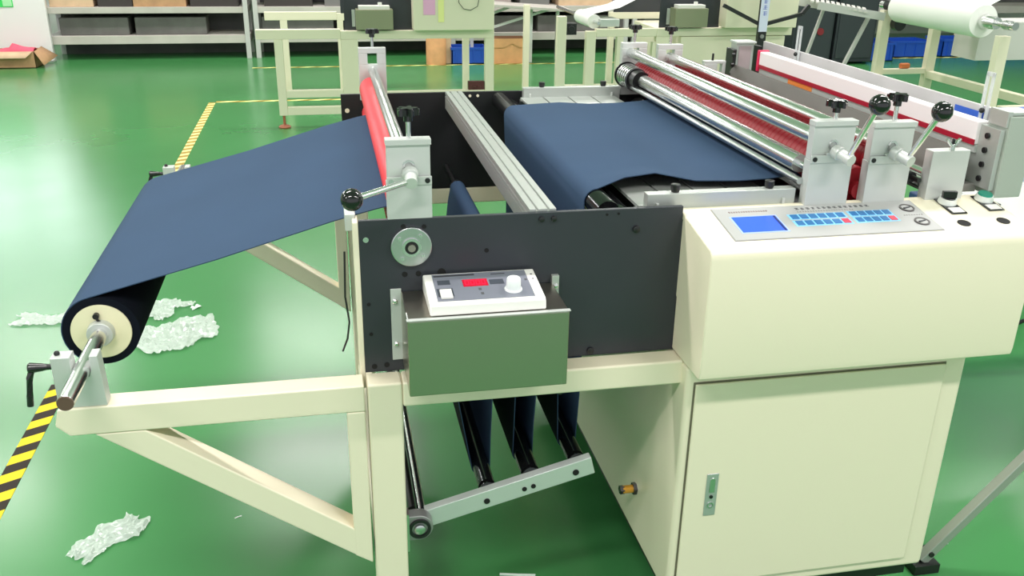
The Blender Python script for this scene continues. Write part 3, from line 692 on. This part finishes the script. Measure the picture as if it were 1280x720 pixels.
scrap(-1.36, 1.50, .05, .12, .3, 'plastic_scrap', 'pale plastic flap at the left edge of the floor', 15, SCRAP)
tag(MB().path([(.36, .285, .006), (.41, .27, .008), (.46, .262, .006)], .004).build('cable_tie', SCRAP, origin=(.41, .27, 0)), 'thin white strip on the floor under the machine', 'strip')
tag(MB().path([(1.70, .19, .004), (1.72, .195, .005), (1.74, .182, .004)], .003).build('cable_tie', SCRAP, origin=(1.72, .19, 0)), 'short curled white sliver on the floor beside the slanting strut', 'strip')

# ------------------------------------------------------------------ rear machines
def bg_machine(dx, label, left):
    Y = 6.4
    m = thing('cutting_machine', label, 'machine', (dx + .8, Y + .7, 0))
    def B(nm, x0, x1, y0, y1, z0, z1, mt=CREAM2, bv=.004, par=None): return MB().box(dx + x0, dx + x1, y0, y1, z0, z1).build(nm, mt, par or m, bevel=bv)
    B('post', .10, .245, Y - .06, Y, .04, .75); B('beam', .10, 1.43, Y - .06, Y, .75, .82)
    B('beam', .10, 1.43, Y + 1.4, Y + 1.46, .75, .82)
    for x in (.10, 1.37): B('post', x, x + .06, Y + 1.4, Y + 1.46, .04, .75)
    B('side_plate', .14, .72, Y, Y + .012, .82, 1.17, PLATE, 0); B('side_plate', .14, 1.45, Y + 1.4, Y + 1.412, .82, 1.17, PLATE, 0)
    k = B('motor_box', .235, .545, Y - .15, Y - .001, .838, 1.000, mat('olive_steel', (.30, .31, .20), .45, .4), .003)
    B('mounting_flange', .205, .232, Y - .012, Y - .001, .85, .99, ALUW, 0, k)
    B('controller_case', .26, .52, Y - .13, Y - .02, 1.0, 1.03, WHITEP, .003, k)
    MB().cyl((dx + .44, Y - .09, 1.03), (dx + .44, Y - .09, 1.055), .018).build('dial', WHITEP, k)
    c = MB().prism([(Y, .83), (Y - .165, .83), (Y - .168, 1.13), (Y + .03, 1.165)], dx + .715, dx + 1.41, 'x').build('console_housing', CREAM2, m, bevel=.006)
    return m, B, c
m1, B, c = bg_machine(0, 'cream cutting machine behind the foreground machine at top centre-left, with pink and yellow papers', 0)
Y = 6.4
B('post', 1.35, 1.43, Y - .06, Y, .04, .75); B('post', 1.235, 1.295, Y + .5, Y + .56, .04, .75)
B('beam', .245, 1.35, Y - .06, Y, .265, .30); B('beam', -.60, .10, Y - .06, Y, .755, .835)
B('post', -.455, -.385, Y - .06, Y, .11, .755); B('lower_rail', -.385, .10, Y - .06, Y, .262, .325); B('lower_rail', -.385, .10, Y - .06, Y, .112, .18)
B('post', -.455, -.385, Y + 1.4, Y + 1.46, .05, .755); B('beam', -.60, .10, Y + 1.4, Y + 1.46, .755, .835)
f_ = MB().lathe((-.42, Y - .03, 0), (-.42, Y - .03, .11), [(0, .05), (.01, .055), (.02, .045), (.03, .012), (.11, .012)], 18).build('levelling_foot', FEET, m1)
MB().lathe((1.39, Y - .03, 0), (1.39, Y - .03, .045), [(0, .04), (.02, .03), (.045, .01)], 16).lathe((.17, Y - .03, 0), (.17, Y - .03, .045), [(0, .04), (.02, .03), (.045, .01)], 16).build('levelling_foot', FEET, m1)
B('paper_sheet', .800, .90, Y - .172, Y - .1695, .96, 1.12, PINKP, 0, c); B('paper_sheet', .925, .975, Y - .172, Y - .1695, .90, 1.12, YELP, 0, c)
MB().path([(1.10, Y - .18, 1.13), (1.10, Y - .19, 1.06), (1.14, Y - .19, 1.01), (1.20, Y - .19, .998), (1.26, Y - .19, 1.03), (1.285, Y - .18, 1.13)], .003).build('hanging_wire', BLKM, c)
tag(MB().box(1.20, 1.345, Y - .05, Y - .005, .300, .375).box(1.24, 1.27, Y - .062, Y - .05, .315, .335).box(1.28, 1.31, Y - .062, Y - .05, .315, .335).build('valve_block', mat('dark_red_block', (.10, .02, .02), .4), origin=(1.27, Y - .03, .30), bevel=.004), 'small dark red valve block sitting on the lower rail of the rear machine', 'valve')
# machine 2
m2, B, c2 = bg_machine(2.83, 'cream cutting machine in the back row at top centre, unrolling a white web', 1)
for x0, x1, z1 in ((2.0, 2.085, .93), (2.27, 2.36, .80)): MB().box(x0, x1, Y - .06, Y, .30 if x0 < 2.2 else .04, z1).build('post', CREAM2, m2, bevel=.004)
MB().box(2.0, 2.06, Y + 1.35, Y + 1.41, .04, .90).build('post', CREAM2, m2, bevel=.004)
MB().box(2.36, 2.93, Y - .06, Y, .75, .82).build('beam', CREAM2, m2, bevel=.004)
MB().box(2.085, 2.27, Y - .055, Y - .005, .28, .325).box(2.36, 2.60, Y - .055, Y - .005, .28, .325).build('lower_rail', CREAM2, m2, bevel=.004)
MB().box(2.0, 2.04, Y - .055, Y - .005, .04, .30).build('post', CREAM2, m2)
MB().box(2.56, 2.62, Y - .06, Y, .04, .75).build('post', CREAM2, m2, bevel=.004)
MB().box(3.17, 4.20, Y - .055, Y + 1.3, .10, .745).build('cabinet_body', CREAM2, m2, bevel=.006)
MB().box(2.9, 2.96, Y - .055, Y, .3, .7).build('side_panel', CREAM2, m2)
(MB().lathe((2.36, Y + .02, .875), (2.36, Y + .5, .875), [(0, .02), (0, .062), (.48, .062), (.48, .02)], 28).build('white_roll', WEBW, m2))
MB().prism([(2.34, .935), (2.60, .99), (3.05, 1.20), (3.05, 1.203), (2.60, .993), (2.34, .938)], Y + .05, Y + .42).build('white_web', WEBW, m2)
MB().lathe((2.36, Y - .12, .875), (2.36, Y + 1.4, .875), [(0, .015), (1.52, .015)], 12).build('shaft', CHROME, m2)
MB().box(2.095, 2.20, Y + .02, Y + .14, .76, .86).cyl((2.15, Y + .01, .81), (2.15, Y + .03, .81), .03).build('brake_motor', BLKM, m2, bevel=.004)
MB().box(2.40, 2.58, Y - .04, Y + .2, .835, .90).build('web_guide', ALUW, m2, bevel=.004)
# console post with black arms and sign
t = thing('sign_pole', 'black pole with a lilac paper sign and two slanting arms before the rear console', 'pole', (3.74, 5.9, 0))
MB().box(3.70, 3.775, 5.88, 5.92, .02, 1.6).build('pole', BLKM, t)
MB().box(3.62, 3.86, 5.80, 6.00, 0, .02).build('base', BLKM, t)
sp = MB().box(3.695, 3.772, 5.872, 5.879, .84, 1.15).build('paper_sign', WHITEI, t)
mb = MB()
r = random.Random(5)
for k in range(4):
    zc = .98 + k * .05
    for s_ in range(3): mb.box(3.715 + r.random() * .008, 3.748 + r.random() * .008, 5.8705, 5.8722, zc + s_ * .013, zc + s_ * .013 + .004)
    mb.box(3.731, 3.735, 5.8705, 5.8722, zc - .004, zc + .032)
mb.build('printed_lettering', BLUEINK, sp)
MB().bar((3.70, 5.9, .905), (3.36, 5.9, 1.06), .03, .030).build('arm', BLKM, t); MB().bar((3.775, 5.9, .905), (4.10, 5.9, .985), .03, .030).bar((4.10, 5.9, .985), (4.16, 5.9, 1.06), .03, .03).build('arm', BLKM, t)
MB().cyl((3.735, 5.870, .80), (3.735, 5.882, .80), .018).build('emblem', mat('grey_emblem', (.25, .25, .25), .4), t)

# machine 3 on the right: white roll on cream stand
m3 = thing('roll_stand', 'cream roll stand at top right carrying a big white roll on a chrome shaft', 'roll stand', (5.1, 5.4, 0))
def B3(nm, x0, x1, y0, y1, z0, z1, mt=CREAM2): return MB().box(x0, x1, y0, y1, z0, z1).build(nm, mt, m3, bevel=.004)
B3('post', 5.06, 5.15, 4.55, 4.62, .0, .95); B3('post', 5.06, 5.15, 6.15, 6.22, .0, .99); B3('post', 5.60, 5.69, 6.15, 6.22, .0, .94); B3('post', 5.60, 5.69, 4.40, 4.47, .0, .94)
B3('cross_rail', 5.15, 5.60, 6.155, 6.215, .40, .45); B3('cross_rail', 5.61, 5.68, 4.47, 6.15, .36, .43); B3('cross_rail', 5.15, 5.60, 4.48, 4.55, .36, .42); B3('cross_rail', 5.07, 5.14, 4.62, 6.15, .36, .40)
B3('side_panel', 5.80, 6.95, 5.75, 6.1, .58, .92, mat('pale_grey_panel', (.62, .61, .58), .5))
rl = MB().lathe((5.12, 4.86, 1.03), (5.12, 6.0, 1.03), [(0, .03), (0, .125), (.01, .13), (1.13, .13), (1.14, .125), (1.14, .03)], 36).build('white_roll', WEBW, m3)
MB().lathe((5.12, 4.50, 1.03), (5.12, 6.30, 1.03), [(0, .03), (.12, .03), (.12, .02), (.2, .02), (.2, .045), (.34, .06), (.36, .03), (1.8, .03)], 24).build('chrome_shaft', CHROME, m3)
MB().lathe((5.12, 4.49, 1.03), (5.12, 4.60, 1.03), [(0, .03), (.03, .03), (.03, .02), (.05, .02), (.05, .035), (.11, .035)], 20).build('shaft_clamp', STEEL, m3)
MB().lathe((5.12, 6.05, 1.03), (5.12, 6.2, 1.03), [(0, .03), (.02, .05), (.06, .05), (.08, .03), (.15, .05)], 20).build('shaft_clamp', BLKM, m3)
MB().prism([(5.18, 1.145), (5.9, 1.50), (5.9, 1.503), (5.18, 1.149)], 4.9, 5.95).build('white_web', WEBW, m3)
MB().cyl((5.2, 6.08, .87), (5.2, 6.15, .87), .06).build('brake_disc', BLKM, m3)
tag(MB().box(5.34, 5.44, 6.16, 6.21, .451, .50).build('rag', mat('orange_rag', (.75, .20, .07), .8), origin=(5.4, 6.18, .45), bevel=.015), 'small orange block on the rail of the roll stand', 'block')
# slatted chute
ch = thing('slatted_chute', 'light grey slatted delivery chute at top right beside the rear console', 'chute', (5.0, 6.9, 0))
A_ = Vector((4.55, 6.6, 1.045)); E_ = Vector((5.02, 6.35, .965))
d = (E_ - A_)
for k in range(11):
    p = A_ + d * (k / 11)
    q = A_ + d * ((k + .62) / 11)
    MB().bar(p, q, .46, .016).build('slat', mat('slat_grey', (.55, .54, .50), .5), ch)
MB().bar(A_ + Vector((-.05, -.24, -.03)), E_ + Vector((.03, -.24, -.03)), .02, .07).build('side_rail', mat('rail_grey', (.50, .50, .48), .45), ch)
MB().bar(A_ + Vector((-.05, .24, -.03)), E_ + Vector((.03, .24, -.03)), .02, .07).build('side_rail', MATS['rail_grey'], ch)
MB().bar((4.62, 6.45, 1.0), (4.35, 6.45, .0), .025, .025, (0, 1, 0)).build('leg', MATS['rail_grey'], ch)
MB().bar((4.98, 6.25, .94), (4.55, 6.2, .0), .03, .03, (0, 1, 0)).build('leg', MATS['rail_grey'], ch)

# ------------------------------------------------------------------ storage racks at the back
def rack(x0, x1, label, y0=10.55, y1=11.15):
    t = thing('storage_rack', label, 'rack', ((x0 + x1) / 2, (y0 + y1) / 2, 0))
    for z0, z1 in ((.19, .29), (.555, .63), (1.15, 1.22), (1.75, 1.82)): MB().box(x0, x1, y0, y1, z0, z1).build('shelf_board', GREYW, t, bevel=.004)
    for x in (x0 + .0, x1 - .06):
        for y in (y0 - .02, y1 - .04): MB().box(x, x + .06, y, y + .06, 0, 2.2).build('upright', mat('upright_grey', (.62, .60, .60), .5, .2), t, bevel=.003)
    MB().box(x0 + .06, x1 - .06, y1 - .03, y1 - .01, 0.0, 2.2).build('back_panel', DGREY, t)
    return t
rack(-3.35, -.95, 'leftmost storage rack along the back wall, behind the open cardboard box')
rack(-.89, 1.55, 'storage rack along the back wall behind the left rear machine')
rack(1.61, 4.05, 'storage rack along the back wall behind the orange cardboard box')
rack(4.11, 6.2, 'rightmost storage rack along the back wall beside the dark cabinets')
def carton(x, y, z, w_, d_, h_, mt, label, cat='box', nm='cardboard_box'):
    t = thing(nm, label, cat, (x, y, z))
    MB().box(x - w_ / 2, x + w_ / 2, y - d_ / 2, y + d_ / 2, z, z + h_).build('carton_body', mt, t, bevel=.005)
    MB().box(x - .025, x + .025, y - d_ / 2 - .001, y + d_ / 2 + .001, z + h_ - .001, z + h_ + .001).build('tape_strip', CARDL, t)
    return t
zz = .63
carton(-3.02, 10.8, zz, .5, .4, .32, CARDL, 'pale cardboard box at the left end of the left rack shelf')
carton(-2.52, 10.8, zz, .40, .4, .25, mat('dark_bin', (.05, .04, .04), .7), 'dark low bin on the left rack shelf beside the pale box', 'bin', 'storage_bin')
carton(-2.0, 10.8, zz, .62, .4, .30, CARD, 'brown cardboard box on the left rack shelf, second box from the left')
carton(-1.35, 10.8, zz, .58, .4, .16, MATS['dark_bin'], 'flat dark bin at the right end of the left rack shelf', 'bin', 'storage_bin')
carton(-.45, 10.8, zz, .6, .4, .22, MATS['dark_bin'], 'dark bin on the shelf above the rear machine arm', 'bin', 'storage_bin')
carton(.35, 10.8, zz, .7, .4, .24, mat('grey_bin', (.20, .19, .19), .7), 'grey bin on the middle rack shelf left of the rear motor box', 'bin', 'storage_bin')
carton(1.15, 10.8, zz, .5, .4, .3, CARDL, 'pale cardboard box on the rack hidden behind the rear console')
carton(2.15, 10.8, zz, .55, .4, .3, mat('mauve_carton', (.42, .34, .33), .8), 'mauve grey carton on the shelf above the orange box')
carton(2.75, 10.8, zz, .4, .4, .3, MATS['grey_bin'], 'grey bin on the shelf above the white roll post', 'bin', 'storage_bin')
carton(3.45, 10.8, zz, .75, .4, .16, CARDL, 'long pale carton on the shelf behind the white web')
carton(4.7, 10.8, zz, .6, .4, .3, MATS['dark_bin'], 'dark bin on the right rack shelf', 'bin', 'storage_bin')
# long dark bins on the bottom shelf
for k, (x, w_) in enumerate([(-2.8, .8), (-1.9, .85), (-.35, .9), (.75, .9), (2.2, .9), (3.3, 1.0), (4.8, 1.0)]):
    nm_ = ['behind the open cardboard box', 'second from the left end', 'behind the rear machine arm', 'behind the left rear machine', 'above the orange cardboard box', 'behind the white roll posts', 'next to the dark cabinets'][k]
    MBx = MB().box(x - w_ / 2, x + w_ / 2, 10.62, 11.0, .29, .50).build('storage_bin', mat('warm_grey_bin', (.13, .125, .12), .7, var=.2), origin=(x, 10.8, .29), bevel=.01)
    tag(MBx, 'warm grey bin on the bottom rack shelf, ' + nm_, 'bin', 'bins on the bottom shelves')
# trestle table frame in front of the rack (white tube)
t = thing('trestle_frame', 'white tubular trestle table with crossed braces behind the orange cardboard box', 'trestle', (2.4, 9.95, 0))
MB().bar((1.75, 9.9, .735), (3.0, 9.9, .655), .5, .03).build('table_top', GREYW, t, bevel=.004)
MB().box(2.525, 2.565, 9.88, 9.92, 0, .67).build('leg', mat('white_tube', (.72, .72, .72), .4), t); MB().box(1.80, 1.84, 10.08, 10.12, 0, .71).build('leg', MATS['white_tube'], t)
MB().bar((1.83, 9.95, .36), (2.80, 9.9, .655), .03, .035, (0, 1, 0)).build('brace', MATS['white_tube'], t); MB().bar((1.8, 10.0, .50), (2.35, 10.0, .69), .03, .03, (0, 1, 0)).build('brace', MATS['white_tube'], t)
MB().box(2.92, 2.96, 10.08, 10.12, 0, .65).build('leg', MATS['white_tube'], t)
# orange carton with torn flap
t = thing('cardboard_box', 'orange brown cardboard box with a torn flap on the floor right of the rear machine', 'box', (2.24, 9.95, 0))
MB().box(2.0, 2.46, 9.78, 10.05, 0, .25).build('carton_body', CARDO, t, bevel=.004)
MB().prism([(1.99, .31), (2.45, .31), (2.46, .21), (2.38, .20), (2.28, .25), (2.18, .20), (1.99, .20)], 9.765, 9.772).build('flap', CARDO, t)
MB().box(1.99, 2.46, 9.772, 10.05, .25, .31).build('lid', mat('carton_lid_dark', (.35, .15, .07), .8), t)
t = thing('cardboard_drum', 'round brown paper core standing on the floor beside the blue crate', 'paper core', (1.33, 9.85, 0))
MB().lathe((1.33, 9.85, 0), (1.33, 9.85, .36), [(0, .125), (.33, .125), (.36, .11), (.36, .06)], 24).build('core', CARDO, t)
tag(MB().box(1.42, 1.52, 9.85, 9.98, 0, .34).build('cardboard_box', CARDL, origin=(1.47, 9.9, 0), bevel=.005), 'narrow pale carton between the paper core and blue crate', 'box')
def crate(x, y, z, w_, d_, h_, label, mt=BLUEP, group=None):
    t = thing('plastic_crate', label, 'crate', (x, y, z), group)
    mb = MB(); x0, x1, y0, y1 = x - w_ / 2, x + w_ / 2, y - d_ / 2, y + d_ / 2; q = .012
    mb.box(x0, x1, y0, y1, z, z + .012); mb.box(x0, x0 + q, y0, y1, z, z + h_); mb.box(x1 - q, x1, y0, y1, z, z + h_); mb.box(x0, x1, y0, y0 + q, z, z + h_); mb.box(x0, x1, y1 - q, y1, z, z + h_)
    mb.build('crate_body', mt, t)
    MB().box(x0 - .012, x1 + .012, y0 - .012, y0, z + h_ - .03, z + h_).box(x0 - .012, x1 + .012, y1, y1 + .012, z + h_ - .03, z + h_).box(x0 - .012, x0, y0, y1, z + h_ - .03, z + h_).box(x1, x1 + .012, y0, y1, z + h_ - .03, z + h_).build('rim', mt, t)
    for k in range(4): MB().box(x0 + w_ * (k + .5) / 4 - .008, x0 + w_ * (k + .5) / 4 + .008, y0 - .010, y0, z + .02, z + h_ - .03).build('rib', mt, t)
    return t
crate(1.74, 9.95, 0, .44, .32, .205, 'small blue plastic crate on the floor behind the rear machine leg')
crate(7.25, 9.75, 0, .40, .5, .24, 'blue plastic crate right of the dark cabinets, nearest the chute leg')
crate(7.9, 10.0, 0, .62, .4, .22, 'blue plastic crate behind the far post of the roll stand')
crate(8.7, 10.0, 0, .62, .4, .24, 'blue plastic crate seen under the white roll')
crate(9.5, 10.0, 0, .62, .4, .26, 'rightmost blue plastic crate under the white roll')
# dark control cabinets
def dcab(x0, x1, y0, label, switch=False):
    t = thing('dark_cabinet', label, 'cabinet', ((x0 + x1) / 2, y0 + .3, 0))
    MB().box(x0, x1, y0, y0 + .6, .03, 1.5).build('body', CAB, t, bevel=.006); MB().box(x0 + .03, x1 - .03, y0 - .012, y0, .08, 1.45).build('door', mat('cabinet_door', (.042, .048, .058), .45), t, bevel=.004)
    if switch: MB().cyl((x0 + .36, y0 - .03, .42), (x0 + .36, y0 - .01, .42), .045).build('red_switch', mat('dull_red', (.25, .02, .03), .5), t)
    return t
dcab(5.85, 6.40, 9.3, 'dark blue grey cabinet with a red switch at the right of the rear console', True) 
dcab(6.44, 7.0, 9.3, 'plain dark cabinet between the red-switch cabinet and the blue crates')
# bench behind right
t = thing('work_bench', 'grey work bench at the back right behind the white roll', 'bench', (9, 11, 0))
MB().box(7.0, 11.5, 10.6, 11.3, .50, .60).build('bench_top', GREYW, t, bevel=.005)
MB().box(7.0, 11.5, 11.2, 11.3, .6, 1.6).build('back_panel', DGREY, t)
for x in (7.1, 9.2, 11.3): MB().box(x, x + .06, 10.65, 10.71, 0, .5).build('leg', CREAM2, t)
# white board panel, open cardboard box, pink cloth at left
t = thing('white_panel', 'tall white pinkish panel with a green picture standing at the far left', 'panel', (-4.1, 10.5, 0))
MB().box(-5.2, -3.28, 10.45, 10.50, .02, 1.25).build('board', WHITE, t, bevel=.004)
MB().box(-5.2, -3.28, 10.40, 10.56, 0, .02).build('foot', ALUW, t)
MB().box(-4.2, -3.63, 10.443, 10.449, .645, 1.1).build('green_picture', GRNP, t)
MB().box(-3.74, -3.64, 10.440, 10.4425, .655, .78).build('pale_patch', mat('mint_print', (.45, .9, .5), .6), t)
t = thing('cardboard_box', 'open cardboard box with folded flaps in front of the white panel at far left', 'box', (-3.6, 10.15, 0))
mb = MB()
x0, x1, y0, y1, h_ = -3.95, -3.36, 9.98, 10.3, .19
mb.box(x0, x1, y0, y0 + .008, 0, h_).box(x0, x1, y1 - .008, y1, 0, h_).box(x0, x0 + .008, y0, y1, 0, h_).box(x1 - .008, x1, y0, y1, 0, h_).box(x0, x1, y0, y1, 0, .008).build('carton_body', CARD, t)
MB()._new([(x0, y0, h_), (x1 - .02, y0, h_), (x1 - .08, y0 - .10, .13), (x0, y0 - .10, .13)], [(0, 1, 2, 3)]).build('flap', CARDL, t)
MB()._new([(x1, y0, h_), (x1, y1, h_ + .02), (x1 + .17, y1, .10), (x1 + .10, y0 - .05, .04)], [(0, 1, 2, 3)]).build('flap', CARD, t)
for o_ in kids(t):
    if o_.name.startswith('flap'): sm = o_.modifiers.new('s', 'SOLIDIFY'); sm.thickness = .006
mb = MB(); n_ = 14; g = []
for i in range(n_ + 1):
    row = []
    for j in range(7):
        u = i / n_; v_ = j / 6
        row.append(mb.bm.verts.new((-3.95 + u * .56, 10.03 + v_ * .24, .165 + .055 * math.sin(u * PI) * (.6 + .4 * math.sin(u * 9 + j)) * math.sin(v_ * PI) + .05 * (u > .5) * math.sin(v_ * PI))))
    g.append(row)
for i in range(n_):
    for j in range(6): mb.bm.faces.new((g[i][j], g[i + 1][j], g[i + 1][j + 1], g[i][j + 1]))
o_ = mb.build('pink_cloth', PINK, origin=(-3.6, 10.15, .1)); tag(o_, 'pink cloth heaped in the open cardboard box at far left', 'cloth')
sm = o_.modifiers.new('s', 'SOLIDIFY'); sm.thickness = .01
# blue tote on a pale stand at the right edge
t = thing('blue_tote', 'blue lidded pale tote partly visible at the right edge behind the end pillar', 'tote', (3.35, 2.1, 0))
MB().prism([(3.06, .42), (3.6, .42), (3.66, .80), (3.0, .80)], 1.9, 2.4).build('bin_body', mat('pale_lilac_bin', (.50, .52, .66), .5), t, bevel=.01)
MB().box(2.97, 3.70, 1.86, 2.44, .80, .86).build('lid', BLUEP, t, bevel=.01)
MB().box(3.0, 3.66, 1.86, 2.44, .30, .42).build('tray', mat('dark_blue_plastic', (.02, .05, .16), .5), t, bevel=.01)
for x in (3.05, 3.57):
    for y in (1.92, 2.34): MB().box(x, x + .04, y, y + .04, 0, .30).build('leg', BLKM, t)
